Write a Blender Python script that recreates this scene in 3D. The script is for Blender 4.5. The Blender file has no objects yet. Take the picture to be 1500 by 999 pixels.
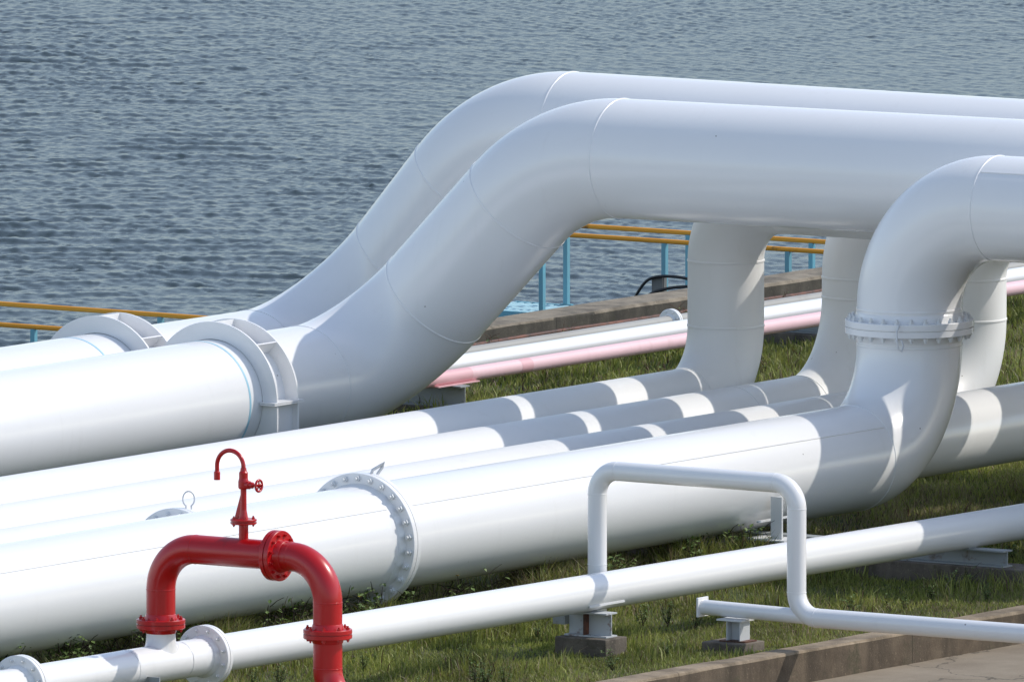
import bpy, bmesh, math, random
import numpy as np
from mathutils import Vector, Matrix
random.seed(7); rng = np.random.default_rng(11)
S = bpy.context.scene
COL = S.collection
PI = math.pi
# World axes: +Y is the run of the pipelines along the shore, +X points inland, Z is up.

# ------------------------------------------------------------------ materials
def mat(name):
    m = bpy.data.materials.new(name); m.use_nodes = True
    nt = m.node_tree; b = nt.nodes['Principled BSDF']
    return m, nt, b
def nd(nt, t, **k):
    n = nt.nodes.new(t)
    for a, v in k.items():
        if hasattr(n, a): setattr(n, a, v)
        else: n.inputs[a].default_value = v
    return n
def geo_pos(nt):
    return nd(nt, 'ShaderNodeNewGeometry').outputs['Position']
def noise(nt, scale, detail=5, rough=.55, vec=None, stretch=None):
    n = nd(nt, 'ShaderNodeTexNoise'); n.inputs['Scale'].default_value = scale
    n.inputs['Detail'].default_value = detail; n.inputs['Roughness'].default_value = rough
    v = vec or geo_pos(nt)
    if stretch:
        mp = nd(nt, 'ShaderNodeMapping'); mp.inputs['Scale'].default_value = stretch
        nt.links.new(v, mp.inputs['Vector']); v = mp.outputs['Vector']
    nt.links.new(v, n.inputs['Vector'])
    return n.outputs['Fac']
def ramp(nt, fac, stops):
    r = nd(nt, 'ShaderNodeValToRGB'); e = r.color_ramp.elements
    while len(e) < len(stops): e.new(.5)
    for el, (p, c) in zip(e, stops):
        el.position = p; el.color = (*c, 1) if len(c) == 3 else c
    nt.links.new(fac, r.inputs['Fac']); return r.outputs['Color']
def mix(nt, fac, a, b):
    n = nd(nt, 'ShaderNodeMix', data_type='RGBA')
    for sock, v in ((n.inputs['Factor'], fac), (n.inputs[6], a), (n.inputs[7], b)):
        if hasattr(v, 'links'): nt.links.new(v, sock)
        else: sock.default_value = v if not isinstance(v, tuple) or len(v) == 4 else (*v, 1)
    return n.outputs[2]
def bump(nt, b, h, strength=.3, dist=.01):
    n = nd(nt, 'ShaderNodeBump'); n.inputs['Strength'].default_value = strength
    n.inputs['Distance'].default_value = dist
    nt.links.new(h, n.inputs['Height']); nt.links.new(n.outputs['Normal'], b.inputs['Normal'])

def paint(name, base, dirt, rough=.3, amount=.25, coat=.0, speck=None):
    m, nt, b = mat(name)
    f = noise(nt, .7, 3, .5)
    c = ramp(nt, f, [(.35, base), (.95, tuple(x*(1-amount)+y*amount for x, y in zip(base, dirt)))])
    vo = nd(nt, 'ShaderNodeTexVoronoi'); vo.inputs['Scale'].default_value = 1.6; nt.links.new(geo_pos(nt), vo.inputs['Vector'])
    wd = nd(nt, 'ShaderNodeMath', operation='MULTIPLY_ADD'); nt.links.new(noise(nt, 40, 3), wd.inputs[0]); wd.inputs[1].default_value = .05; nt.links.new(vo.outputs['Distance'], wd.inputs[2])
    c = mix(nt, ramp(nt, wd.outputs[0], [(.036, (.75,)*3), (.044, (0, 0, 0))]), c, (.16, .13, .11, 1))
    # faint run-down streaks
    v = noise(nt, 1, 4, .6, None, (5.5, 5.5, .5))
    c = mix(nt, ramp(nt, v, [(.60, (0, 0, 0)), (.78, (amount*1.6,)*3)]), c, dirt if len(dirt) == 4 else (*dirt, 1))
    nt.links.new(c, b.inputs['Base Color'])
    b.inputs['Roughness'].default_value = rough
    b.inputs['Coat Weight'].default_value = coat
    b.inputs['Coat Roughness'].default_value = .12
    bump(nt, b, noise(nt, 3, 1), .02, .01)
    return m

M = {}
M['white'] = paint('white_pipe_paint', (.81, .804, .798), (.55, .53, .48), .27, .07, .25)
M['cream'] = paint('cream_white_paint', (.80, .795, .78), (.52, .49, .42), .42, .10)  # slightly warmer and rougher white than the big pipes
M['white_steel'] = paint('white_steel_paint', (.72, .73, .73), (.35, .33, .29), .45, .35)
M['red'] = paint('red_gloss_paint', (.47, .003, .006), (.30, .008, .008), .30, .5, .12)
M['pink'] = paint('faded_pink_paint', (.80, .53, .55), (.68, .44, .45), .5, .6)
M['pink_dark'] = paint('fresh_pink_paint', (.72, .41, .43), (.6, .36, .36), .5, .5)
M['blue'] = paint('pale_blue_paint', (.15, .42, .52), (.14, .15, .13), .5, .6)
M['grating'] = paint('pale_blue_grating_paint', (.42, .66, .73), (.3, .35, .35), .5, .4)
M['blue_line'] = paint('blue_marking_paint', (.30, .56, .68), (.3, .45, .5), .5, .3)
M['grey_white'] = paint('grey_white_paint', (.34, .335, .31), (.25, .22, .18), .55, .5)  # mid-grey tone with random blotches
M['grey_paint'] = paint('grey_steel_paint', (.36, .40, .43), (.2, .17, .13), .5, .6)

def rusty(name, base, rust, lo, hi, scale=3.0):
    m, nt, b = mat(name)
    f = noise(nt, scale, 8, .7)
    k = ramp(nt, f, [(lo, (0, 0, 0)), (hi, (1, 1, 1))])
    r2 = ramp(nt, noise(nt, scale*6, 5), [(.3, rust), (.75, tuple(x*.35 for x in rust))])
    c = mix(nt, k, (*base, 1), r2)
    nt.links.new(c, b.inputs['Base Color']); b.inputs['Roughness'].default_value = .6
    bump(nt, b, noise(nt, 60, 4), .3, .004)
    return m
M['orange'] = rusty('ochre_rail_paint', (.80, .33, .02), (.16, .055, .02), .60, .68, 1.4)
M['rust'] = rusty('rusted_steel', (.17, .055, .025), (.08, .035, .02), .4, .6, 5)
M['stained_steel'] = rusty('white_steel_with_rust', (.50, .52, .53), (.20, .09, .045), .57, .66, 2.6)
M['dull_steel'] = rusty('weathered_grey_steel', (.30, .32, .32), (.17, .10, .06), .56, .70, 3)

def concrete(name, a, b_, moss, stain_axis=True):
    m, nt, b = mat(name)
    c = ramp(nt, noise(nt, 3.2, 9, .68), [(.3, a), (.72, b_)])
    v = noise(nt, 1.0, 6, .6, stretch=(2.2, 2.2, .35))
    c = mix(nt, ramp(nt, v, [(.46, (0, 0, 0)), (.66, (.75,)*3)]), c, (*moss, 1))
    sp = ramp(nt, noise(nt, 34, 3, .6), [(.62, (0, 0, 0)), (.70, (.55,)*3)])
    c = mix(nt, sp, c, tuple(x*1.45 for x in b_))
    dk = ramp(nt, noise(nt, 55, 3, .6), [(.63, (0, 0, 0)), (.70, (.6,)*3)])
    c = mix(nt, dk, c, tuple(x*.4 for x in a))
    sx = nd(nt, 'ShaderNodeSeparateXYZ'); nt.links.new(geo_pos(nt), sx.inputs[0])
    md = nd(nt, 'ShaderNodeMath', operation='PINGPONG'); nt.links.new(sx.outputs['Y'], md.inputs[0]); md.inputs[1].default_value = 2.35
    c = mix(nt, ramp(nt, md.outputs[0], [(.004, (.85,)*3), (.010, (0, 0, 0))]), c, tuple(x*.3 for x in a))
    c = mix(nt, ramp(nt, noise(nt, 2.1, 8, .75), [(.56, (0, 0, 0)), (.66, (.7,)*3)]), c, (.05, .05, .025, 1))
    nt.links.new(c, b.inputs['Base Color']); b.inputs['Roughness'].default_value = .92
    bump(nt, b, noise(nt, 40, 8, .7), .55, .012)
    return m
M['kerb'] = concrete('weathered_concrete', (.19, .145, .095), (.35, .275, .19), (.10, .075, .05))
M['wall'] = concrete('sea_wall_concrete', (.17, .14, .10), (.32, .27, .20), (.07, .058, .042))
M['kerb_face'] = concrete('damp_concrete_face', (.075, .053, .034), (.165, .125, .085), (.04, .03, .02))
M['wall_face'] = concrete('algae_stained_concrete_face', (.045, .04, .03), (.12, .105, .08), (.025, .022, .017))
M['plinth'] = concrete('plinth_concrete', (.10, .082, .065), (.22, .185, .145), (.06, .05, .04))

def road_mat():
    m, nt, b = mat('concrete_yard')
    c = ramp(nt, noise(nt, 1.1, 9, .65), [(.3, (.19, .15, .105)), (.7, (.29, .24, .175))])
    sp = ramp(nt, noise(nt, 48, 3, .6), [(.6, (0, 0, 0)), (.7, (.5,)*3)])
    c = mix(nt, sp, c, (.42, .37, .30, 1))
    vo = nd(nt, 'ShaderNodeTexVoronoi', feature='DISTANCE_TO_EDGE'); vo.inputs['Scale'].default_value = .42
    off = nd(nt, 'ShaderNodeVectorMath', operation='ADD')
    nn = nd(nt, 'ShaderNodeTexNoise'); nn.inputs['Scale'].default_value = 1.6; nn.inputs['Detail'].default_value = 7
    p = geo_pos(nt); nt.links.new(p, nn.inputs['Vector'])
    nt.links.new(p, off.inputs[0]); nt.links.new(nn.outputs['Color'], off.inputs[1])
    nt.links.new(off.outputs[0], vo.inputs['Vector'])
    k = ramp(nt, vo.outputs['Distance'], [(.0, (1, 1, 1)), (.008, (0, 0, 0))])
    c = mix(nt, k, c, (.06, .05, .035, 1))
    nt.links.new(c, b.inputs['Base Color']); b.inputs['Roughness'].default_value = .9
    bump(nt, b, noise(nt, 55, 7), .4, .01)
    return m
M['road'] = road_mat()

def soil():
    m, nt, b = mat('grassy_soil')
    c = ramp(nt, noise(nt, 2.2, 8, .7), [(.3, (.04, .045, .014)), (.5, (.06, .08, .02)), (.68, (.10, .09, .045))])
    nt.links.new(c, b.inputs['Base Color']); b.inputs['Roughness'].default_value = 1
    bump(nt, b, noise(nt, 24, 7), .8, .04)
    return m
M['soil'] = soil()

def grass_mat():
    m, nt, b = mat('grass_blades')
    at = nd(nt, 'ShaderNodeVertexColor', layer_name='tint')
    nt.links.new(at.outputs['Color'], b.inputs['Base Color'])
    b.inputs['Roughness'].default_value = .55
    tr = nd(nt, 'ShaderNodeBsdfTranslucent'); nt.links.new(at.outputs['Color'], tr.inputs['Color'])
    mx = nd(nt, 'ShaderNodeMixShader'); mx.inputs[0].default_value = .35
    nt.links.new(b.outputs[0], mx.inputs[1]); nt.links.new(tr.outputs[0], mx.inputs[2])
    nt.links.new(mx.outputs[0], nt.nodes['Material Output'].inputs['Surface'])
    return m
M['grass'] = grass_mat()

def flat(name, c, rough=.6, metal=0):
    m, nt, b = mat(name)
    k = ramp(nt, noise(nt, 9, 5), [(.3, tuple(x*.75 for x in c)), (.7, tuple(min(1, x*1.15) for x in c))])
    nt.links.new(k, b.inputs['Base Color']); b.inputs['Roughness'].default_value = rough
    b.inputs['Metallic'].default_value = metal
    return m
M['cable'] = flat('black_rubber', (.012, .012, .014), .45)
M['box'] = flat('grey_junction_box', (.16, .16, .15), .6)
M['stem'] = flat('dark_stem', (.035, .022, .014), .9)
M['twig'] = flat('dry_twig', (.12, .065, .04), .9)
M['leaf'] = flat('weed_leaf', (.11, .17, .035), .6)
M['petal'] = flat('yellow_petal', (.75, .5, .02), .6)
M['wire'] = flat('lug_steel', (.66, .66, .66), .4)

def water():
    m, nt, b = mat('rippled_water')
    b.inputs['Base Color'].default_value = (.022, .036, .036, 1)
    b.inputs['Roughness'].default_value = .24
    b.inputs['IOR'].default_value = 1.33
    b.inputs['Specular IOR Level'].default_value = .28
    bump(nt, b, noise(nt, 1, 4, .6, None, (16.0, 16.0, 1)), .35, .010)
    return m
M['water'] = water()

# ------------------------------------------------------------------ mesh helpers
def base_of(parent):
    v = Vector((0, 0, 0))
    while parent: v += parent.location; parent = parent.parent
    return v
def link(name, me, parent=None, loc=(0, 0, 0), rot=None):
    o = bpy.data.objects.new(name, me); COL.objects.link(o)
    o.location = loc
    if rot is not None: o.rotation_mode = 'QUATERNION'; o.rotation_quaternion = rot
    o.parent = parent
    return o
def tag(o, label=None, cat=None, group=None, kind=None):
    if label: o['label'] = label
    if cat: o['category'] = cat
    if group: o['group'] = group
    if kind: o['kind'] = kind
    return o
def thing(name, loc, label, cat, group=None):
    return tag(link(name, None, None, loc), label, cat, group)
class MB:
    """collects geometry in world coordinates, then links it as one mesh object"""
    def __init__(s): s.v = []; s.f = []; s.sm = []
    def add(s, V, F, smooth=False):
        n = len(s.v); s.v += [tuple(v) for v in V]
        s.f += [tuple(i+n for i in f) for f in F]; s.sm += [smooth]*len(F); return s
    def box(s, x0, x1, y0, y1, z0, z1):
        V = [(x, y, z) for x in (x0, x1) for y in (y0, y1) for z in (z0, z1)]
        return s.add(V, [(0,1,3,2),(4,6,7,5),(0,4,5,1),(2,3,7,6),(0,2,6,4),(1,5,7,3)])
    def sweep(s, pts, rad, seg=32, cap=True, smooth=True):
        pts = [Vector(p) for p in pts]; n = len(pts)
        if not hasattr(rad, '__len__'): rad = [rad]*n
        T = []
        for i in range(n):
            a = pts[max(i-1, 0)]; b = pts[min(i+1, n-1)]; T.append((b-a).normalized())
        up = Vector((0, 0, 1)) if abs(T[0].z) < .95 else Vector((1, 0, 0))
        u = T[0].cross(up).normalized(); V = []
        for i in range(n):
            u = (u - T[i]*u.dot(T[i])).normalized(); w = T[i].cross(u)
            for k in range(seg):
                a = 2*PI*k/seg; V.append(pts[i] + (u*math.cos(a)+w*math.sin(a))*rad[i])
        F = [(i*seg+k, i*seg+(k+1)%seg, (i+1)*seg+(k+1)%seg, (i+1)*seg+k) for i in range(n-1) for k in range(seg)]
        s.add(V, F, smooth)
        if cap: s.add([V[k] for k in range(seg)], [tuple(range(seg))[::-1]]); s.add(V[-seg:], [tuple(range(seg))])
        return s
    def lathe(s, c, axis, prof, seg=48, smooth=True):
        """prof: list of (distance along the axis, radius); closed profile rings"""
        c = Vector(c); axis = Vector(axis).normalized()
        up = Vector((0, 0, 1)) if abs(axis.z) < .9 else Vector((1, 0, 0))
        u = axis.cross(up).normalized(); w = axis.cross(u)
        for (d0, r0), (d1, r1) in zip(prof, prof[1:]):
            V = []
            for d, r in ((d0, r0), (d1, r1)):
                for k in range(seg):
                    a = 2*PI*k/seg; V.append(c+axis*d+(u*math.cos(a)+w*math.sin(a))*r)
            s.add(V, [(k, (k+1)%seg, seg+(k+1)%seg, seg+k) for k in range(seg)], smooth)
        return s
    def prism(s, poly, axis, a0, a1):
        """poly in the plane across axis ('x': (y,z); 'y': (x,z); 'z': (x,y))"""
        def P(p, a): return {'x': (a, p[0], p[1]), 'y': (p[0], a, p[1]), 'z': (p[0], p[1], a)}[axis]
        n = len(poly); V = [P(p, a0) for p in poly]+[P(p, a1) for p in poly]
        F = [tuple(range(n)), tuple(range(n, 2*n))[::-1]]+[(i, i+n, (i+1)%n+n, (i+1)%n) for i in range(n)]
        return s.add(V, F)
    def build(s, name, m, parent=None, bevel=0, label=None):
        off = base_of(parent) if parent else Vector((0, 0, 0))
        me = bpy.data.meshes.new(name)
        me.from_pydata([(a-off.x, b-off.y, c-off.z) for a, b, c in s.v], [], s.f)
        bm = bmesh.new(); bm.from_mesh(me)
        if bevel: bmesh.ops.remove_doubles(bm, verts=bm.verts, dist=1e-5)
        bmesh.ops.recalc_face_normals(bm, faces=bm.faces); bm.to_mesh(me); bm.free()
        if len(me.polygons) == len(s.sm): me.polygons.foreach_set('use_smooth', s.sm)
        me.materials.append(m); me.update()
        o = link(name, me, parent)
        if bevel:
            md = o.modifiers.new('edge', 'BEVEL'); md.width = bevel; md.segments = 2; md.limit_method = 'ANGLE'
        if label: o['label'] = label
        return o
    def build_top(s, name, m, loc, label, cat, group=None, kind=None, bevel=0):
        """one-mesh thing whose origin sits at loc"""
        s.v = [(a-loc[0], b-loc[1], c-loc[2]) for a, b, c in s.v]
        o = s.build(name, m, None, bevel); o.location = loc
        return tag(o, label, cat, group, kind)

def arc_pts(a, corner, b, R, n=36):
    a, corner, b = Vector(a), Vector(corner), Vector(b)
    d1 = (a-corner).normalized(); d2 = (b-corner).normalized()
    ang = d1.angle(d2); t = R/math.tan(ang/2)
    bis = (d1+d2).normalized(); cen = corner+bis*(R/math.sin(ang/2))
    p0 = corner+d1*t; p1 = corner+d2*t; r0 = p0-cen; tot = PI-ang
    ax = r0.cross(p1-cen).normalized()
    return [cen+Matrix.Rotation(tot*i/n, 3, ax) @ r0 for i in range(n+1)]

def weld(root, c, axis, r, m, w=.018, h=.007):
    pr = [(-w, r-.004), (-w*.6, r+h*.8), (0, r+h), (w*.6, r+h*.8), (w, r-.004)]
    return MB().lathe(c, axis, pr, 96).build('weld_bead', m, root)

def pipeline(root, corners, radii, r, m, seg=64, welds=True, wr=1.0):
    """straight runs and elbows as separate parts, weld beads where they meet"""
    P = [Vector(c) for c in corners]; cur = P[0]
    for i in range(1, len(P)-1):
        n = 40
        arc = arc_pts(P[i-1], P[i], P[i+1], radii[i-1], n)
        if (arc[0]-cur).length > .02: MB().sweep([cur, arc[0]], r, seg).build('straight_pipe', m, root)
        MB().sweep(arc, r, seg).build('pipe_elbow', m, root)
        if welds:
            weld(root, arc[0], arc[0]-P[i-1], r, m, .018*wr, .007*wr); weld(root, arc[-1], P[i+1]-arc[-1], r, m, .018*wr, .007*wr)
        cur = arc[-1]
    MB().sweep([cur, P[-1]], r, seg).build('straight_pipe', m, root)

_bolt = {}
def bolt_mesh(size, length, m):
    k = (size, length, m.name)
    if k not in _bolt:
        b = MB()
        def hexa(z0, z1, R):
            n = 6; V = [(R*math.cos(PI*i/3), R*math.sin(PI*i/3), z) for z in (z0, z1) for i in range(n)]
            b.add(V, [tuple(range(n))[::-1], tuple(range(n, 12))]+[(i, (i+1)%n, (i+1)%n+n, i+n) for i in range(n)])
        h = length/2
        hexa(h, h+size*.9, size); hexa(-h-size*.9, -h, size)
        b.sweep([(0, 0, -h-size*1.7), (0, 0, h+size*1.7)], size*.52, 10)
        me = bpy.data.meshes.new('bolt'); me.from_pydata(b.v, [], b.f); me.materials.append(m); me.update()
        _bolt[k] = me
    return _bolt[k]
def flange(root, c, axis, r, R, th, nb, m, bs=None, mb=None, start=.5, hub=True):
    """a bolted pair of flange plates round a pipe; every bolt a sub-part"""
    c = Vector(c); axis = Vector(axis).normalized(); g = .006
    hb = th*.55 if hub else 0.001
    pr = [(-th/2-hb, r), (-th/2-hb*.9, r+.006), (-th/2, r+(R-r)*.22), (-th/2, R-.006), (-th/2+.006, R), (-g, R), (-g, R-.02),
          (g, R-.02), (g, R), (th/2-.006, R), (th/2, R-.006), (th/2, r+(R-r)*.22), (th/2+hb*.9, r+.006), (th/2+hb, r)]
    fl = MB()
    fl.lathe(c, axis, pr, 96, False)
    o = fl.build('flange', m, root)
    for p in o.data.polygons: p.use_smooth = False
    up = Vector((0, 0, 1)) if abs(axis.z) < .9 else Vector((1, 0, 0))
    u = axis.cross(up).normalized(); w = axis.cross(u); off = base_of(o)
    rb = r+(R-r)*.60; bs = bs or (R-r)*.17
    q = Vector((0, 0, 1)).rotation_difference(axis)
    me = bolt_mesh(round(bs, 4), round(th, 4), mb or m)
    for k in range(nb):
        a = 2*PI*(k+start)/nb
        link('bolt', me, o, c+(u*math.cos(a)+w*math.sin(a))*rb-off, q)
    return o

W, CR = M['white'], M['cream']

# ------------------------------------------------------------------ setting: ground, yard, water
def sheet(name, x0, x1, y0, y1, z, m, nx=1, ny=1):
    b = MB()
    V = [(x0+(x1-x0)*i/nx, y0+(y1-y0)*j/ny, z) for i in range(nx+1) for j in range(ny+1)]
    F = [(i*(ny+1)+j, (i+1)*(ny+1)+j, (i+1)*(ny+1)+j+1, i*(ny+1)+j+1) for i in range(nx) for j in range(ny)]
    o = b.add(V, F).build(name, m); o['kind'] = 'structure'; return o
def gz(x, y):
    return .085+.045*np.clip(np.asarray(x)-3.4, 0, 1.7)+.025*np.sin(np.asarray(x)*1.3+1)*np.sin(np.asarray(y)*.9)
b = MB(); nx, ny = 80, 260; x0, x1, y0, y1 = -15.5, 5.08, -60, 70
XX = np.linspace(x0, x1, nx+1); YY = np.linspace(y0, y1, ny+1)
V = [(x, y, float(gz(x, y))) for x in XX for y in YY]
F = [(i*(ny+1)+j, (i+1)*(ny+1)+j, (i+1)*(ny+1)+j+1, i*(ny+1)+j+1) for i in range(nx) for j in range(ny)]
o = b.add(V, F, True).build('ground', M['soil']); o['kind'] = 'structure'
sheet('yard', 5.30, 420, -420, 420, -.165, M['road'])
def waves():
    """wind ripples: a fine grid where the bay is seen, joined to a coarse sheet out to the far shore"""
    g = np.random.default_rng(5); U0, U1, V0, V1 = -15, 15, 35, 116
    us = np.arange(U0, U1, .03); vs = np.arange(V0, V1, .08)
    u, v = np.meshgrid(us, vs, indexing='ij'); z = np.zeros_like(u); z2 = np.zeros_like(u)
    uw = u+.22*np.sin(v*.33+1)+.12*np.sin(v*.9+u*.4); vw = v+.35*np.sin(u*.41)+.2*np.sin(u*1.1+v*.3)
    for k in range(110):                                  # short cross chop
        lam = .09*(.38/.09)**g.uniform(0, 1); dr = g.normal(.5, .65); A = .0034*lam**.95*g.uniform(.5, 1.3); q = 2*PI/lam
        z += A*np.sin(q*(uw*math.cos(dr)+vw*math.sin(dr))+g.uniform(0, 2*PI))
    for k in range(40):                                   # longer ripples running in to the shore
        lam = .38*(1.3/.38)**g.uniform(0, 1); dr = PI/2+g.normal(0, .22); A = .0026*lam**.95*g.uniform(.5, 1.3); q = 2*PI/lam
        z2 += A*np.sin(q*(uw*math.cos(dr)+vw*math.sin(dr))+g.uniform(0, 2*PI))
    gust = .95+.11*np.sin(u*.33+v*.11+1)+.10*np.sin(v*.21-u*.19)-.028*u
    z = z*np.clip(gust, .45, 1.4)+z2*np.clip(1.15-(v-50)*.017-.03*u, .25, 1.3)*np.clip(gust, .6, 1.3)
    ed = np.minimum(np.minimum(u-U0, U1-u), np.minimum(v-V0, V1-v)); z *= np.clip(ed/5, 0, 1)
    nx, ny = u.shape
    r0, d0 = np.array([.830, .558]), np.array([-.558, .830])
    P = u[..., None]*r0+v[..., None]*d0
    V = np.concatenate([P, (z-2.0)[..., None]], 2).reshape(-1, 3)
    i = np.arange(nx-1)[:, None]*ny+np.arange(ny-1)[None]; F = np.stack([i, i+ny, i+ny+1, i+1], 2).reshape(-1, 4)
    a, b, c, e = 0, (nx-1)*ny, nx*ny-1, ny-1; n0 = len(V)
    big = [(-1500, -25), (1500, -25), (1500, 1500), (-1500, 1500)]
    V = np.concatenate([V, [tuple(p*r0+q*d0)+(-2.0,) for p, q in big]])
    F = np.concatenate([F, np.array([(n0, n0+1, b, a), (n0+1, n0+2, c, b), (n0+2, n0+3, e, c), (n0+3, n0, a, e)])])
    me = bpy.data.meshes.new('water'); nf = len(F)
    me.vertices.add(len(V)); me.vertices.foreach_set('co', V.reshape(-1).astype('f4'))
    me.loops.add(nf*4); me.loops.foreach_set('vertex_index', F.reshape(-1).astype('i4'))
    me.polygons.add(nf); me.polygons.foreach_set('loop_start', (np.arange(nf)*4).astype('i4'))
    me.polygons.foreach_set('use_smooth', np.ones(nf, bool)); me.update(calc_edges=True); me.materials.append(M['water'])
    link('water', me)['kind'] = 'structure'
waves()

# ------------------------------------------------------------------ kerb and sea wall
def rough_bar(name, x0, x1, y0, y1, z0, z1, m, label, cat, mf):
    b = MB(); ny = 160; r = .035
    prof = [(x0, z0), (x0, z1-r), (x0+r*.4, z1-r*.35), (x0+r, z1), (x1-r, z1), (x1-r*.4, z1-r*.35), (x1, z1-r), (x1, z0)]
    ys = np.linspace(y0, y1, ny+1); V = []
    for j, y in enumerate(ys):
        for k, (x, z) in enumerate(prof):
            d = .006*math.sin(y*3.1+k)+rng.normal(0, .004)
            V.append((x+d, y, z+(rng.normal(0, .005) if k not in (0, 7) else 0)))
    n = len(prof)
    F = [(j*n+k, (j+1)*n+k, (j+1)*n+k+1, j*n+k+1) for j in range(ny) for k in range(n-1)]
    b.add(V, F)
    b.add([V[k] for k in range(n)], [tuple(range(n))]); b.add(V[-n:], [tuple(range(n))[::-1]])
    o = b.build_top(name, m, ((x0+x1)/2, 0, z0), label, cat)
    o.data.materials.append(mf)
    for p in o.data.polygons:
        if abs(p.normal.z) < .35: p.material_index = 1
    return o
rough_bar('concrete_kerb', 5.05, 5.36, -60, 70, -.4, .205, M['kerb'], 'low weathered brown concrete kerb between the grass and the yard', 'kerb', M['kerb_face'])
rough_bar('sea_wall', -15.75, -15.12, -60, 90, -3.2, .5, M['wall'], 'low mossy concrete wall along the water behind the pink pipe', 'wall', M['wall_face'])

# ------------------------------------------------------------------ the two largest pipelines
def clamp(loc, r, Ro, label):
    x, y, z = loc
    t = thing('pipe_clamp', (x, y, .05), label, 'pipe clamp', 'clamps round the two largest pipes')
    h = .215; th = .028; m = W
    for s in (-1, 1):
        yy = y+s*h
        n = 48; rr = r+.006
        out = [(x+Ro*math.cos(PI*i/n), z+Ro*math.sin(PI*i/n)) for i in range(n+1)]
        inn = [(x+rr*math.cos(PI*i/n), z+rr*math.sin(PI*i/n)) for i in range(n+1)]
        pl = MB()
        for i in range(n):
            pl.prism([out[i], out[i+1], inn[i+1], inn[i]], 'y', yy-th/2, yy+th/2)
        pl.build('ring_plate', m, t)
        sp = MB(); low = [(x+rr*math.cos(PI+PI*i/n), z+rr*math.sin(PI+PI*i/n)) for i in range(n+1)]
        for i in range(n):
            sp.prism([low[i], low[i+1], (low[i+1][0], .05), (low[i][0], .05)], 'y', yy-th/2, yy+th/2)
        sp.box(x-Ro, x-rr, yy-th/2, yy+th/2, .05, z-.004); sp.box(x+rr, x+Ro, yy-th/2, yy+th/2, .05, z-.004)
        sp.build('saddle_plate', m, t)
    bd = MB(); n = 48
    for i in range(n):
        a, c = PI*i/n, PI*(i+1)/n
        bd.prism([(x+(r+.004)*math.cos(q), z+(r+.004)*math.sin(q)) for q in (a, c)]+[(x+(r+.03)*math.cos(q), z+(r+.03)*math.sin(q)) for q in (c, a)], 'y', y-h+th/2, y+h-th/2)
    bd.build('ring_band', m, t)
    for a in (48, 90, 132):
        a = math.radians(a); c, s_ = math.cos(a), math.sin(a); w = .008
        rb = [(x+(r+.03)*c-w*s_, z+(r+.03)*s_+w*c), (x+(r+.03)*c+w*s_, z+(r+.03)*s_-w*c), (x+(Ro-.004)*c+w*s_, z+(Ro-.004)*s_-w*c), (x+(Ro-.004)*c-w*s_, z+(Ro-.004)*s_+w*c)]
        MB().prism(rb, 'y', y-h+th/2, y+h-th/2).build('stiffener_rib', m, t)
    for s in (-1, 1):
        xa = sorted((x+s*(r+.012), x+s*(Ro+.02)))
        MB().box(xa[0], xa[1], y-h-.09, y+h+.09, z-.002, z+.014).box(xa[0], xa[1], y-h-.09, y+h+.09, z-.022, z-.006).build('split_flange', m, t)
        xa = sorted((x+s*(Ro-.10), x+s*(Ro-.08)))
        MB().box(xa[0], xa[1], y-h+th/2, y+h-th/2, .05, z-.023).build('web_plate', m, t)
    return t

def band(root, c, r):
    return MB().lathe(c, (0, 1, 0), [(-.017, r), (-.016, r+.0025), (.016, r+.0025), (.017, r)], 96).build('blue_line', M['blue_line'], root)

R2 = .705
t = thing('large_pipeline', (-8.89, 10.14, .05), 'thickest white pipe in front, rising through elbows to cross overhead, nearer of the twin pair', 'pipeline', 'twin large white pipelines')
pipeline(t, [(-8.89, -50, 1.312), (-8.89, 10.14, 1.312), (-6.120, 10.14, 4.082), (34, 10.14, 4.082+.0085*40)], [1.37, 2.11], R2, W, 96)
band(t, (-8.89, 6.69, 1.312), R2)
clamp((-8.89, 7.16, 1.312), R2, .915, 'white ribbed clamp ring round the nearer large pipe, left of its bend')
R1 = .70
t = thing('large_pipeline', (-10.82, 12.20, .05), 'thick white pipe beside the water, rising behind its twin to cross overhead at the back', 'pipeline', 'twin large white pipelines')
pipeline(t, [(-10.82, -50, 1.24), (-10.82, 12.20, 1.24), (-8.28, 12.20, 4.145), (34, 12.20, 4.165)], [1.65, 2.05], R1, W, 96)
band(t, (-10.82, 6.79, 1.24), R1)
clamp((-10.82, 7.58, 1.24), R1, .91, 'white ribbed clamp ring round the far large pipe, below the orange handrail')

# ------------------------------------------------------------------ three medium pipelines with risers
for X, zA, Yr, zT, Ra, Rb, lab in (
    (-6.14, .862, 13.71, 3.36, .90, .82, 'medium white pipe with the farthest left upright riser, nearest the pink pipe'),
    (-5.14, .745, 15.11, 3.68, 1.30, 1.40, 'medium white pipe with the middle upright riser, between two like it'),
    (-4.14, .660, 15.95, 3.05, 1.10, .80, 'medium white pipe with the right upright riser partly behind the flanged elbow')):
    t = thing('medium_pipeline', (X, Yr, .08), lab, 'pipeline', 'three medium pipes with upright risers')
    r = .457
    end = (34, Yr, zT)
    pipeline(t, [(X, -50, zA), (X, Yr, zA), (X, Yr, zT), end], [Ra, Rb], r, CR, 72, True, 1.1)
    # girth weld on the horizontal run and the short weld on the riser
    weld(t, (X, {-6.14: -6.7, -5.14: -8.0, -4.14: -6.2}[X], zA), (0, 1, 0), r, CR, .008, .003)
    if X == -5.14: weld(t, (X, 12.35, zA), (0, 1, 0), r, CR, .010, .005)
    if X == -4.14: weld(t, (X, 13.05, zA), (0, 1, 0), r, CR, .010, .005)

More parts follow.
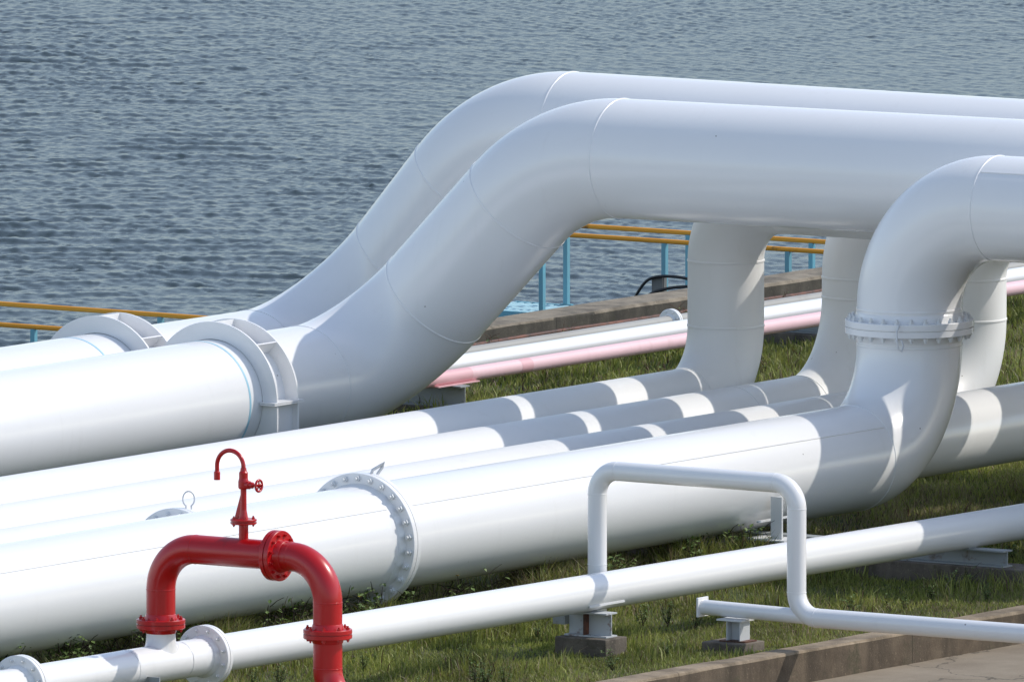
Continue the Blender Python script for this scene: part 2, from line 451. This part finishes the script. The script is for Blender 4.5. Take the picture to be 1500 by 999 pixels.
# ------------------------------------------------------------------ straight medium pipe with a lug flange
def shackle(root, c, axis_to, size, m):
    """bent rod loop standing on a flange rim"""
    c = Vector(c); u = Vector((.83, .55, 0)).normalized()
    pts = [c+u*(-size*.18)+Vector((0, 0, -.01))]
    for i in range(25):
        a = -PI*.42-2*PI*.08+2*PI*.92*(1-i/24)
        a = PI*1.35-(2*PI*.85)*i/24
        pts.append(c+Vector((0, 0, size*.62))+u*(math.cos(a)*size*.38)+Vector((0, 0, math.sin(a)*size*.5)))
    pts.append(c+u*(size*.18)+Vector((0, 0, -.01)))
    return MB().sweep(pts, size*.055, 8).build('lifting_ring', m, root)
t = thing('straight_pipeline', (-1.244, 3, .1), 'straight medium white pipe lying right behind the front flanged pipe', 'pipeline')
MB().sweep([(-1.244, -50, 1.007), (-1.244, 60, 1.007)], .457, 72).build('straight_pipe', W, t)
flange(t, (-1.244, -4.80, 1.007), (0, 1, 0), .457, .60, .13, 20, W, .026, M['white_steel'])
shackle(t, (-1.15, -4.72, 1.60), None, .17, M['wire'])

# ------------------------------------------------------------------ front flanged pipeline
R3 = .61; XF, YF, ZF, ZT = 0, 8.235, 1.155, 4.0
t = thing('front_pipeline', (XF, YF, .1), 'big white pipe in front with bolted flanges, bending up and over at the right', 'pipeline')
pipeline(t, [(XF, -50, ZF), (XF, YF, ZF), (XF, YF, ZT), (34, YF, ZT+.0085*34)], [1.22, 1.22], R3, W, 96)
flange(t, (XF, -3.0, ZF), (0, 1, 0), R3, .757, .15, 26, W, .036, M['white_steel'])
flange(t, (XF, YF, 2.585), (0, 0, 1), R3, .745, .16, 26, W, .034, M['white_steel'])
def seam(root, p0, p1, rad, m): return MB().sweep([p0, p1], rad, 8).build('seam_bead', m, root)
a = math.radians(40); sx, sz = R3*math.cos(a), R3*math.sin(a)
seam(t, (XF+sx, -50, ZF+sz), (XF+sx, -3.2, ZF+sz), .010, W)
seam(t, (XF+sx, -2.8, ZF+sz), (XF+sx, 6.98, ZF+sz), .010, W)
a = math.radians(48)
seam(t, (XF+1.24, YF-R3*math.cos(a), ZT+.01+R3*math.sin(a)), (34, YF-R3*math.cos(a), ZT+.0085*34+R3*math.sin(a)), .010, W)
def off(pts, d): return [(x+d[0], y+d[1], z+d[2]) for x, y, z in pts]
MB().sweep(off([(.10, -2.96, 1.89), (.115, -2.95, 1.945), (.165, -2.88, 1.99), (.20, -2.84, 2.03), (.185, -2.86, 1.97), (.155, -2.89, 1.915), (.14, -2.92, 1.87)], (0, 0, 0)), .018, 8).build('lifting_ring', M['wire'], t)
MB().sweep(off([(.30, 7.55, 2.66), (.31, 7.49, 2.60), (.32, 7.47, 2.50), (.35, 7.46, 2.40), (.39, 7.47, 2.37), (.40, 7.49, 2.44), (.36, 7.50, 2.50)], (0, 0, 0)), .011, 8).build('lifting_ring', M['wire'], t)
MB().box(XF+.50, XF+.53, 4.25, 4.95, .70, .722).build('shoe_plate', M['white_steel'], t)
MB().box(XF-.12, XF+.12, 4.60, 4.85, .5365, .56).build('saddle_plate', M['dull_steel'], t)

# neighbour of the front pipe: comes up by the yard and crosses over beside it
t = thing('yard_riser_pipe', (4.05, 6.71, 0), 'white riser pipe by the yard, just past the right edge of the picture', 'pipeline')
pipeline(t, [(4.05, 6.71, -.1), (4.05, 6.71, 4.03), (34, 6.71, 4.28)], [1.0], .60, W, 64)

# ------------------------------------------------------------------ thin pipeline
def thz(y): return .790-.005*(y+8)
XT = 3.04; rT = .203
t = thing('thin_pipeline', (XT, -3, .06), 'thin white pipe running through the grass in front, carrying the red bridge branch', 'pipeline')
P0 = lambda y: (XT, y, thz(y))
MB().sweep([P0(-50), P0(45)], rT, 64).build('straight_pipe', W, t)
flange(t, P0(-10.45), (0, 1, -.005), rT, .335, .11, 12, W, .022, M['white_steel'])
flange(t, P0(-13.9), (0, 1, -.005), rT, .335, .11, 12, W, .022, M['white_steel'])
for y in (-11.95, -10.95): weld(t, P0(y), (0, 1, 0), rT, W, .007, .003)
# branch neck: flared tee up to the red flange
YB = -11.283
nV = []; nr, na = 14, 64
for q in range(nr):
    u = q/(nr-1)
    for k in range(na):
        th_ = 2*PI*k/na; fl_ = (1-u)**3
        x = (.157+.012*fl_)*math.sin(th_); y = (.157+.075*fl_)*math.cos(th_)
        z0 = math.sqrt(max(rT*rT-x*x, 0))-.004; z = z0+(.40-z0)*u**1.3
        nV.append((XT+x, YB+y, thz(YB)+z))
nk = MB().add(nV, [(q*na+k, q*na+(k+1)%na, (q+1)*na+(k+1)%na, (q+1)*na+k) for q in range(nr-1) for k in range(na)], True)
nk.build('branch_neck', W, t)
MB().box(XT+.10, XT+.34, -11.80, -11.785, thz(-11.8)-.36, thz(-11.8)-.085).build('tag_plate', M['grey_paint'], t)
MB().box(XT+.16, XT+.18, -3.25, -2.55, thz(-3)-.135, thz(-3)-.115).build('shoe_plate', M['white_steel'], t)

# ------------------------------------------------------------------ red bridge
YR = -11.283; rr = .157; RED = M['red']
t = thing('red_bridge_pipe', (5.21, YR, -.05), 'glossy red pipe arching from the thin white pipe, topped by a gooseneck tap', 'pipe')
pipeline(t, [(XT, YR, 1.20), (XT, YR, 2.065), (5.21, YR, 2.065), (5.21, YR, .55), (6.6, YR, .35)], [.46, .46, .40], rr, RED, 64, True, .45)
flange(t, (XT, YR, 1.235), (0, 0, 1), rr, .262, .10, 8, RED, .022, RED, .5, True)
flange(t, (5.21, YR, 1.27), (0, 0, 1), rr, .262, .10, 8, RED, .022, RED, .5, True)
flange(t, (4.555, YR, 2.065), (1, 0, 0), rr, .272, .115, 12, RED, .02, RED, .5, True)
MB().box(4.2, 4.201, YR-.001, YR, 1.9, 1.9+.001) if False else None
# gooseneck tap
FX = 4.12
fa = MB().sweep([(FX, YR, 2.19), (FX, YR, 2.40)], .052, 24).build('tap_neck', RED, t)
flange(t, (FX, YR, 2.405), (0, 0, 1), .052, .142, .055, 4, RED, .018, RED, .5, False)
st = MB().lathe((FX, YR, 2.43), (0, 0, 1), [(0, .055), (.03, .046), (.10, .034), (.32, .032), (.325, .05), (.34, .058), (.40, .058), (.44, .048), (.50, .048), (.515, .036), (.55, .03)], 24)
st.build('tap_body', RED, t)
MB().prism([(FX-.11, 2.434), (FX-.03, 2.434), (FX-.028, 2.70)], 'y', YR-.012, YR+.012).build('gusset', RED, t)
gp = [(FX, YR, 2.96), (FX, YR, 2.985)]+[(FX-.172+.172*math.cos(PI*i/24), YR, 2.985+.172*math.sin(PI*i/24)) for i in range(25)]+[(FX-.344, YR, 2.91)]
gn = MB().sweep(gp, .024, 16).build('gooseneck', RED, t)
MB().lathe((FX-.344, YR, 2.83), (0, 0, 1), [(0, .018), (0, .034), (.085, .034), (.095, .024)], 20).build('nozzle', RED, gn)
MB().lathe((FX+.04, YR, 2.80), (1, 0, 0), [(0, .045), (.04, .045), (.045, .035), (.08, .035), (.085, .024), (.11, .012), (.19, .012)], 20).build('valve_bonnet', RED, t)
hw = MB(); c = Vector((FX+.20, YR, 2.80)); ax = Vector((1, 0, 0))
ring = [c+Vector((0, .062*math.cos(2*PI*i/32), .062*math.sin(2*PI*i/32))) for i in range(33)]
hw.sweep(ring, .013, 8, False)
for i in range(5):
    a = 2*PI*i/5+.3; hw.sweep([c, c+Vector((0, .06*math.cos(a), .06*math.sin(a)))], .009, 6)
hw.lathe(c-ax*.015, ax, [(0, 0.0), (0, .017), (.03, .017), (.03, 0.0)], 12)
hw.build('handwheel', RED, t)

# ------------------------------------------------------------------ small bypass loop
YL = -2.142; rl = .107
t = thing('bypass_pipe', (2.58, YL, .06), 'small white pipe forming a square arch over the thin pipe, then crossing the kerb', 'pipe')
pipeline(t, [(2.58, YL, .06), (2.58, YL, 2.025), (5.222, YL, 2.025), (5.222, YL, .56), (34, YL, .56+.0016*28)], [.27, .27, .27], rl, W, 48, True, .4)
weld(t, (2.58, YL, .97), (0, 0, 1), rl, W, .005, .003)
MB().sweep([(3.99, YL, .585), (5.42, YL, .565)], .084, 40).build('stub_pipe', W, t)
MB().box(3.965, 3.99, YL-.105, YL+.105, .48, .695).build('end_plate', W, t, .004)

# ------------------------------------------------------------------ supports
def ibeam(mb, x0, x1, y, z0, z1, w=.16, tf=.016):
    mb.box(x0, x1, y-w/2, y+w/2, z1-tf, z1); mb.box(x0, x1, y-w/2, y+w/2, z0, z0+tf)
    mb.box(x0, x1, y-.006, y+.006, z0+tf, z1-tf); return mb
t = thing('pipe_support', (3.05, -3.0, .0), 'short white steel beam on a concrete block, under the thin pipe in the grass', 'pipe support', 'pipe supports')
MB().box(2.74, 3.417, -3.233, -2.80, -.1, .285).build('plinth', M['plinth'], t, .012)
ibeam(MB(), 2.77, 3.33, -2.98, .286, thz(-3)-rT-.006, .22).build('beam', M['stained_steel'], t)
MB().box(2.60, 2.76, -3.06, -2.90, .40, .50).build('bracket', M['dull_steel'], t)
MB().box(3.02, 3.035, -3.085, -2.99, .303, thz(-3)-rT-.03).build('stiffener_plate', M['rust'], t)

t = thing('pipe_support', (4.44, YL, .0), 'small rust-stained white post on a low block, under the capped pipe stub', 'pipe support', 'pipe supports')
MB().box(4.13, 4.66, YL-.25, YL+.22, -.1, .235).build('plinth', M['plinth'], t, .012)
MB().box(4.28, 4.62, YL-.12, YL+.12, .236, .25).build('base_plate', M['rust'], t)
pb = MB(); pb.box(4.36, 4.372, YL-.10, YL+.10, .251, .465); pb.box(4.528, 4.54, YL-.10, YL+.10, .251, .465); pb.box(4.373, 4.527, YL-.006, YL+.006, .251, .465)
pb.build('post', M['stained_steel'], t)
MB().box(4.25, 4.58, YL-.13, YL+.13, .466, .484).build('cap_plate', M['white_steel'], t)

t = thing('pipe_support', (1.3, 4.7, 0), 'long dark concrete sleeper with steel beam, under the front flanged pipe', 'pipe support', 'pipe supports')
MB().box(-2.0, 4.3, 4.55, 5.10, -.1, .345).build('plinth', M['plinth'], t, .015)
ibeam(MB(), -1.9, 3.6, 4.72, .346, .535, .2).build('beam', M['dull_steel'], t)
MB().box(2.95, 3.13, 4.64, 4.80, .536, .545).build('saddle_plate', M['dull_steel'], t)
MB().box(.35, .90, 4.22, 4.615, .500, .518).build('bracket', M['white_steel'], t)
MB().box(.63, .78, 4.35, 4.365, .519, 1.0).box(.70, .712, 4.366, 4.48, .519, 1.0).build('guide_plate', M['white_steel'], t)

t = thing('pipe_support', (-12.2, 16.3, 0), 'grey steel beam under the pink pipe, beside the large pipe bend', 'pipe support', 'pipe supports')
MB().box(-14.0, -11.6, 16.1, 16.6, -.1, .21).build('plinth', M['plinth'], t, .015)
ibeam(MB(), -13.9, -11.64, 16.3, .211, .475, .2).build('beam', M['dull_steel'], t)
for yy, lab in ((26.0, 'dark steel beam under the pink pipe, behind the middle riser'),):
    t = thing('pipe_support', (-12.4, yy, 0), lab, 'pipe support', 'pipe supports')
    MB().box(-14.0, -11.6, yy-.2, yy+.3, -.1, .21).build('plinth', M['plinth'], t, .015)
    ibeam(MB(), -13.9, -11.64, yy, .211, .475, .2).build('beam', M['dull_steel'], t)

# ------------------------------------------------------------------ small pipes by the sea wall
t = thing('pink_pipe', (-11.876, 16, .48), 'faded pink pipe, frontmost of the small pipes by the sea wall', 'pipe')
MB().sweep([(-11.876, -50, .569), (-11.876, 16.7, .569)], .09, 40).build('straight_pipe', M['pink_dark'], t)
MB().sweep([(-11.876, 16.7, .569), (-11.876, 75, .569)], .0895, 40).build('straight_pipe', M['pink'], t)
MB().lathe((-11.876, 17.9, .569), (0, 1, 0), [(-.12, .089), (-.12, .091), (.12, .091), (.12, .089)], 40).build('repair_band', M['pink_dark'], t)
MB().box(-11.90, -11.76, 15.9, 16.8, .478, .492).build('shoe_plate', M['pink_dark'], t)
t = thing('white_utility_pipe', (-12.5, 16, .48), 'slim clean white pipe directly behind the pink pipe', 'pipe')
MB().sweep([(-12.5, -50, .595), (-12.5, 75, .595)], .112, 40).build('straight_pipe', W, t)
t = thing('grey_utility_pipe', (-13.2, 16, .48), 'slim greyish white pipe with a round flange, behind the clean white one', 'pipe')
MB().sweep([(-13.2, -50, .572), (-13.2, 75, .572)], .085, 40).build('straight_pipe', M['grey_white'], t)  # the same grey along the whole run
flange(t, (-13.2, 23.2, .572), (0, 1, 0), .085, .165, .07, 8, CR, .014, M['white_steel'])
o = MB(); o.sweep([(-14.93, y, .345+.006*math.sin(y*1.7)) for y in np.linspace(-50, 75, 120)], .028, 12)
o.build_top('rusty_conduit', M['rust'], (-14.93, 16, .4), 'thin rusted brown pipe along the foot of the sea wall', 'pipe')

# ------------------------------------------------------------------ jetties with handrails over the water
def jetty(x0, x1, ya, yb, zd, posts_near, posts_far, lab, labn, labf, grp):
    d = thing('jetty', ((x0+x1)/2, ya, -2.0), lab, 'walkway', 'jetties over the water')
    g = MB()
    n = int((x1-x0)/.12)
    for i in range(n):
        x = x0+(x1-x0)*i/n; g.box(x, x+.05, ya+.062, yb-.062, zd-.03, zd)
    for k in range(9):
        y = ya+.1+(yb-ya-.2)*k/8; g.box(x0, x1, y-.012, y+.012, zd-.05, zd-.031)
    g.build('grating', M['grating'], d)
    for y in (ya, yb-.06): MB().box(x0, x1, y, y+.06, zd-.16, zd+.005).build('edge_beam', M['blue'], d)
    for x in np.arange(x0+.5, x1, 4.0):
        for y in (ya+.3, yb-.3): MB().sweep([(x, y, -4), (x, y, zd-.06)], .09, 16).build('pile', M['blue'], d)
    for y, posts, lb in ((ya+.03, posts_near, labn), (yb-.03, posts_far, labf)):
        h = thing('handrail', (posts[0], y, zd), lb, 'railing', grp)
        MB().sweep([(x0, y, zd+1.08), (x1, y, zd+1.08)], .032, 16).build('rail', M['orange'], h)
        for x in posts:
            MB().box(x-.033, x+.033, y-.033, y+.033, zd+.017, zd+1.055).build('post', M['blue'], h)
            MB().box(x-.09, x+.09, y-.028, y+.028, zd+.006, zd+.016).build('foot_plate', M['blue'], h)
JN, JF = 38.15, 39.32
pn = [-25.17+1.965*k for k in range(0, 5)]; pf = [-25.52+1.965*k for k in range(0, 5)]
jetty(-26.35, -16.0, JN, JF, -1.3, pn, pf, 'pale blue grating walkway over the water beyond the sea wall',
      'orange handrail on pale blue posts, nearer one beyond the medium risers', 'orange handrail on pale blue posts, farther one beyond the medium risers', 'handrails beyond the risers')
pl = [-24.5+2.2*k for k in range(-5, 4)]
jetty(-38.0, -16.0, 25.4, 27.6, -1.42, pl, [-24.0+3.2*k for k in range(-4, 3)], 'blue walkway over the water behind the far large pipe at the left',
      'lower orange handrail at the left edge, with a blue post', 'upper orange handrail at the left, ending behind the far large pipe', 'handrails at the left')

# junction box and cables on a post
bx = pn[1]
tag(link('junction_box', None, None, (bx, JN, -.82)), 'small grey junction box strapped to a blue railing post', 'junction box')
root = [o for o in COL.objects if o.name.startswith('junction_box')][0]
MB().box(bx-.11, bx+.085, JN-.12, JN-.04, -.90, -.68).build('case', M['box'], root, .01)
MB().box(bx-.10, bx+.075, JN-.135, JN-.122, -.89, -.69).build('lid', M['box'], root, .004)
def cable(pts, lab):
    P = [Vector(p) for p in pts]; out = []
    for i in range(len(P)-1):
        p0, p1, p2, p3 = P[max(i-1, 0)], P[i], P[i+1], P[min(i+2, len(P)-1)]
        for k in range(12):
            u = k/12; out.append(.5*((2*p1)+(p2-p0)*u+(2*p0-5*p1+4*p2-p3)*u*u+(-p0+3*p1-3*p2+p3)*u**3))
    out.append(P[-1])
    b = MB().sweep([p+Vector((0, 0, .07)) for p in out], .021, 10)
    return b.build_top('cable', M['cable'], tuple(P[0]), lab, 'cable', 'black cables by the junction box')
cy = JN-.17
cable([(bx-.50, cy, -1.6), (bx-.42, cy, -1.22), (bx-.28, cy, -.95), (bx-.10, cy, -.78), (bx+.2, cy, -.73), (bx+.6, cy, -.76), (bx+1.5, cy, -.9), (bx+3, cy, -1.1)], 'black cable curving over the junction box, upper of the two')
cy = JN-.16
cable([(bx-.38, cy, -1.6), (bx-.30, cy, -1.25), (bx-.15, cy, -1.02), (bx+.08, cy, -.92), (bx+.4, cy, -.86), (bx+.8, cy, -.86), (bx+1.5, cy, -1.12), (bx+3, cy, -1.3)], 'black cable curving under the junction box, lower of the two')

# ------------------------------------------------------------------ grass (uncountable)
def blades(n, xr, yr, hmin, hmax, wid, seed, dry=.12, tone=1.0, sparse=0):
    g = np.random.default_rng(seed)
    x = g.uniform(*xr, n); y = g.uniform(*yr, n)
    # clumping
    q = np.sin(x*2.1+1.7*np.sin(y*.8))+np.sin(y*1.9+1.3*np.sin(x*1.1+2))+.6*np.sin(x*5.3+y*4.1)
    k = g.uniform(-3.4+3.6*sparse, 1.6, n) < q
    x, y, q = x[k], y[k], q[k]; n = len(x)
    low = np.where((x > 3.95) & (x < 5.1) & (y > -3.3) & (y < -1.7), .4, 1.0)
    low = np.where((x > 3.3) & (x < 4.1) & (y > -3.7) & (y < -2.6), .6, low)
    h = low*g.uniform(hmin, hmax, n)*(.75+.2*np.clip(q, -1, 2)); w = wid*g.uniform(.6, 1.4, n)
    a = g.uniform(0, 2*PI, n); lean = g.uniform(.1, .75, n)*h; la = g.uniform(0, 2*PI, n)
    z = gz(x, y)-.01
    dx, dy = np.cos(a)*w/2, np.sin(a)*w/2
    V = np.empty((n, 5, 3))
    V[:, 0] = np.stack([x-dx, y-dy, z], 1); V[:, 1] = np.stack([x+dx, y+dy, z], 1)
    mx, my = x+np.cos(la)*lean*.35, y+np.sin(la)*lean*.35
    V[:, 2] = np.stack([mx+dx*.8, my+dy*.8, z+h*.6], 1); V[:, 3] = np.stack([mx-dx*.8, my-dy*.8, z+h*.6], 1)
    V[:, 4] = np.stack([x+np.cos(la)*lean, y+np.sin(la)*lean, z+h*(1-.25*lean/h)], 1)
    c0 = np.array([.14, .19, .030])*tone; c1 = np.array([.48, .50, .12])*tone; cd = np.array([.44, .36, .20])*tone; cr = np.array([.12, .06, .04])
    u = g.uniform(0, 1, (n, 1)); C = c0*(1-u)+c1*u
    patch = np.sin(x*.9+3)+np.sin(y*.7+1)+g.normal(0, .8, n)
    d = (g.uniform(0, 1, n) < dry*(1+.8*np.clip(patch, -1, 2))); C[d] = cd*g.uniform(.5, 1.1, (d.sum(), 1))
    rd = g.uniform(0, 1, n) < .05; C[rd] = cr
    big = .82+.22*np.sin(x*1.7+np.sin(y*1.3)*1.5)*np.sin(y*1.15+x*.6); C *= big[:, None]
    return V, C
def grass_object(name, sets, label):
    V = np.concatenate([s[0] for s in sets]); C = np.concatenate([s[1] for s in sets]); n = len(V)
    me = bpy.data.meshes.new(name)
    me.vertices.add(n*5); me.vertices.foreach_set('co', V.reshape(-1).astype('f4'))
    idx = np.arange(n)[:, None]*5
    L = np.concatenate([idx+np.array([0, 1, 2, 3]), idx+np.array([3, 2, 4])], 1).reshape(-1)
    me.loops.add(n*7); me.loops.foreach_set('vertex_index', L.astype('i4'))
    me.polygons.add(n*2)
    st = (np.arange(n)[:, None]*7+np.array([0, 4])).reshape(-1); me.polygons.foreach_set('loop_start', st.astype('i4'))
    at = me.color_attributes.new('tint', 'FLOAT_COLOR', 'POINT')
    cc = np.ones((n, 5, 4), 'f4'); cc[:, :, :3] = C[:, None, :]
    at.data.foreach_set('color', cc.reshape(-1))
    me.update(calc_edges=True); me.materials.append(M['grass'])
    o = link(name, me); tag(o, label, 'grass', kind='stuff'); return o
grass_object('grass', [
    blades(400000, (1.6, 5.06), (-15, 14), .04, .145, .009, 1, .20),
    blades(300000, (-3.5, 1.6), (-15, 22), .08, .24, .011, 2, .24, 1.0),
    blades(230000, (-15.0, -3.5), (10, 36), .09, .26, .016, 3, .16),
    blades(26000, (1.6, 5.0), (-14, 12), .16, .34, .011, 9, .22, 1, .9),
    blades(22000, (-3.0, 1.6), (-12, 10), .2, .42, .012, 10, .3, .75, .9),
    blades(30000, (-.35, .75), (-12, 4.2), .30, .62, .013, 14, .3, .85, .55),
    blades(24000, (-14.5, -6), (14, 32), .18, .38, .014, 12, .3, .95, .9),
    blades(60000, (-15.0, -3.5), (-14, 10), .07, .2, .016, 4, .16)], 'rough green grass with dry patches growing under and around all the pipes')

# leafy weeds: separate plants, each with stems and leaves
def weed(kind, seed):
    g = random.Random(seed); st = MB(); lf = MB(); fl = MB()
    n = {'leafy': 7, 'dry': 4, 'flower': 5, 'vine': 6}[kind]
    for i in range(n):
        a = g.uniform(0, 2*PI); H = g.uniform(.22, .5) if kind != 'vine' else g.uniform(.3, .6); l = g.uniform(.05, .2)
        pts = [Vector((math.cos(a)*l*k/5*(1+.4*math.sin(k*2+i))+g.uniform(-.015, .015), math.sin(a)*l*k/5+g.uniform(-.015, .015), H*k/5)) for k in range(6)]
        st.sweep(pts, [.007*(1-.12*k) for k in range(6)], 5, False)
        for k in range(2, 6):
            if kind in ('dry', 'vine') or g.random() < .4:
                d = Vector((g.uniform(-1, 1), g.uniform(-1, 1), g.uniform(.1, .9))).normalized()*g.uniform(.06, .16)
                st.sweep([pts[k], pts[k]+d*.5+Vector((0, 0, .01)), pts[k]+d], [.004, .003, .002], 4, False)
            for q in range({'leafy': 6, 'dry': 2, 'flower': 5, 'vine': 1}[kind]):
                d = Vector((g.uniform(-1, 1), g.uniform(-1, 1), g.uniform(-.2, .7))).normalized(); L = g.uniform(.03, .07)
                s_ = d.cross(Vector((0, 0, 1))).normalized()*L*.32; p = pts[k]+Vector((g.uniform(-.03, .03), g.uniform(-.03, .03), g.uniform(-.04, .03)))
                lf.add([p, p+d*L*.5+s_, p+d*L+Vector((0, 0, -.01)), p+d*L*.5-s_], [(0, 1, 2, 3)])
        if kind == 'flower' and i < 1:
            c = pts[-1]
            for q in range(8):
                b_ = 2*PI*q/8; d = Vector((math.cos(b_), math.sin(b_), .35))*.024; s_ = Vector((-math.sin(b_), math.cos(b_), 0))*.008
                fl.add([c, c+d*.6+s_, c+d, c+d*.6-s_], [(0, 1, 2, 3)])
    return st, lf, fl
protos = {}
for kd, lb in (('leafy', 'low leafy green weed standing in the grass by the pipes'), ('dry', 'dark stemmed weed standing in the grass by the pipes'),
               ('flower', 'weed with small yellow flowers under the front flanged pipe'), ('vine', 'dry brown twiggy weed growing against the sea wall')):
    for v in range(3):
        st, lf, fl = weed(kd, hash((len(kd), v)) % 999)
        mesh = []
        for nm, mb_, mm in (('stem', st, M['twig'] if kd == 'vine' else M['stem']), ('foliage', lf, M['leaf']), ('flower_head', fl, M['petal'])):
            if mb_.v:
                me = bpy.data.meshes.new(nm); me.from_pydata(mb_.v, [], mb_.f); me.materials.append(mm); me.update(); mesh.append((nm, me))
        protos[kd, v] = (lb, mesh)
def plant(kd, x, y, s=1.0, z=None):
    lb, mesh = protos[kd, random.randrange(3)]
    r = thing('weed_plant', (x, y, float(gz(x, y)) if z is None else z), lb, 'weed', {'leafy': 'leafy weeds in the grass', 'dry': 'dark stemmed weeds', 'flower': 'yellow flowered weeds', 'vine': 'twiggy weeds at the sea wall'}[kd])
    r.rotation_euler = (0, 0, random.uniform(0, 6.28)); r.scale = (s, s, s)
    for nm, me in mesh: link(nm, me, r)
R_ = random.uniform
for i in range(26): plant('dry', R_(-.2, .7), R_(-9.8, 2.5), R_(1.0, 1.5))
for i in range(44): plant('leafy', R_(-.3, .8), R_(-10.5, 4.2), R_(.9, 1.4))
for i in range(12): plant('flower', R_(.0, .7), R_(-9, -1), R_(1.05, 1.4))
for i in range(40): plant('leafy', R_(1.6, 4.6), R_(-8, 8), R_(.35, .7))
for i in range(5): plant('dry', R_(2.2, 4.2), R_(-6, 8), R_(.5, .8))
for i in range(14): plant('leafy', R_(-10, -3), R_(15, 25), R_(.6, .9))
for i in range(12): plant('vine', R_(-14.7, -14.2), R_(18, 33), R_(.7, 1.1))
for i in range(4): plant('vine', R_(-11.4, -10.6), R_(19.5, 22), R_(.7, 1.0))

# ------------------------------------------------------------------ light, sky, camera
sd = Vector((.70, .75, 1.0)).normalized()
el = math.asin(sd.z); az = math.atan2(sd.x, sd.y)
w = bpy.data.worlds.new('World'); S.world = w; w.use_nodes = True
nt = w.node_tree; bg = nt.nodes['Background']
sky = nt.nodes.new('ShaderNodeTexSky'); sky.sky_type = 'NISHITA'; sky.sun_disc = False
sky.sun_elevation = el; sky.sun_rotation = az; sky.dust_density = .6; sky.air_density = 1.0; sky.ozone_density = 1.4
hs = nt.nodes.new('ShaderNodeHueSaturation'); hs.inputs['Saturation'].default_value = .82
nt.links.new(sky.outputs[0], hs.inputs['Color']); nt.links.new(hs.outputs[0], bg.inputs['Color']); bg.inputs['Strength'].default_value = .15
L = bpy.data.lights.new('sun', 'SUN'); L.energy = 2.3; L.angle = math.radians(.53); L.color = (1, .945, .86)
lo = bpy.data.objects.new('sun', L); COL.objects.link(lo)
lo.rotation_mode = 'QUATERNION'; lo.rotation_quaternion = Vector((0, 0, -1)).rotation_difference(-sd)

cam = bpy.data.cameras.new('camera'); co = bpy.data.objects.new('camera', cam); COL.objects.link(co)
th, ph = math.radians(5.98), math.radians(56.1)
d = Vector((-math.cos(ph), math.sin(ph), 0)); r = Vector((math.sin(ph), math.cos(ph), 0))
Fv = d*math.cos(th)+Vector((0, 0, -math.sin(th))); U = r.cross(Fv)
Rm = Matrix((r, U, -Fv)).transposed()
co.matrix_world = Matrix.Translation((134.059, -199.501, 28.3)) @ Rm.to_4x4()
cam.lens = 756; cam.sensor_width = 36; cam.clip_start = 1; cam.clip_end = 5000
S.camera = co
S.view_settings.view_transform = 'Standard'; S.view_settings.look = 'None'
S.view_settings.exposure = .47; S.view_settings.gamma = 1
S.cycles.max_bounces = 8; S.cycles.use_denoising = True
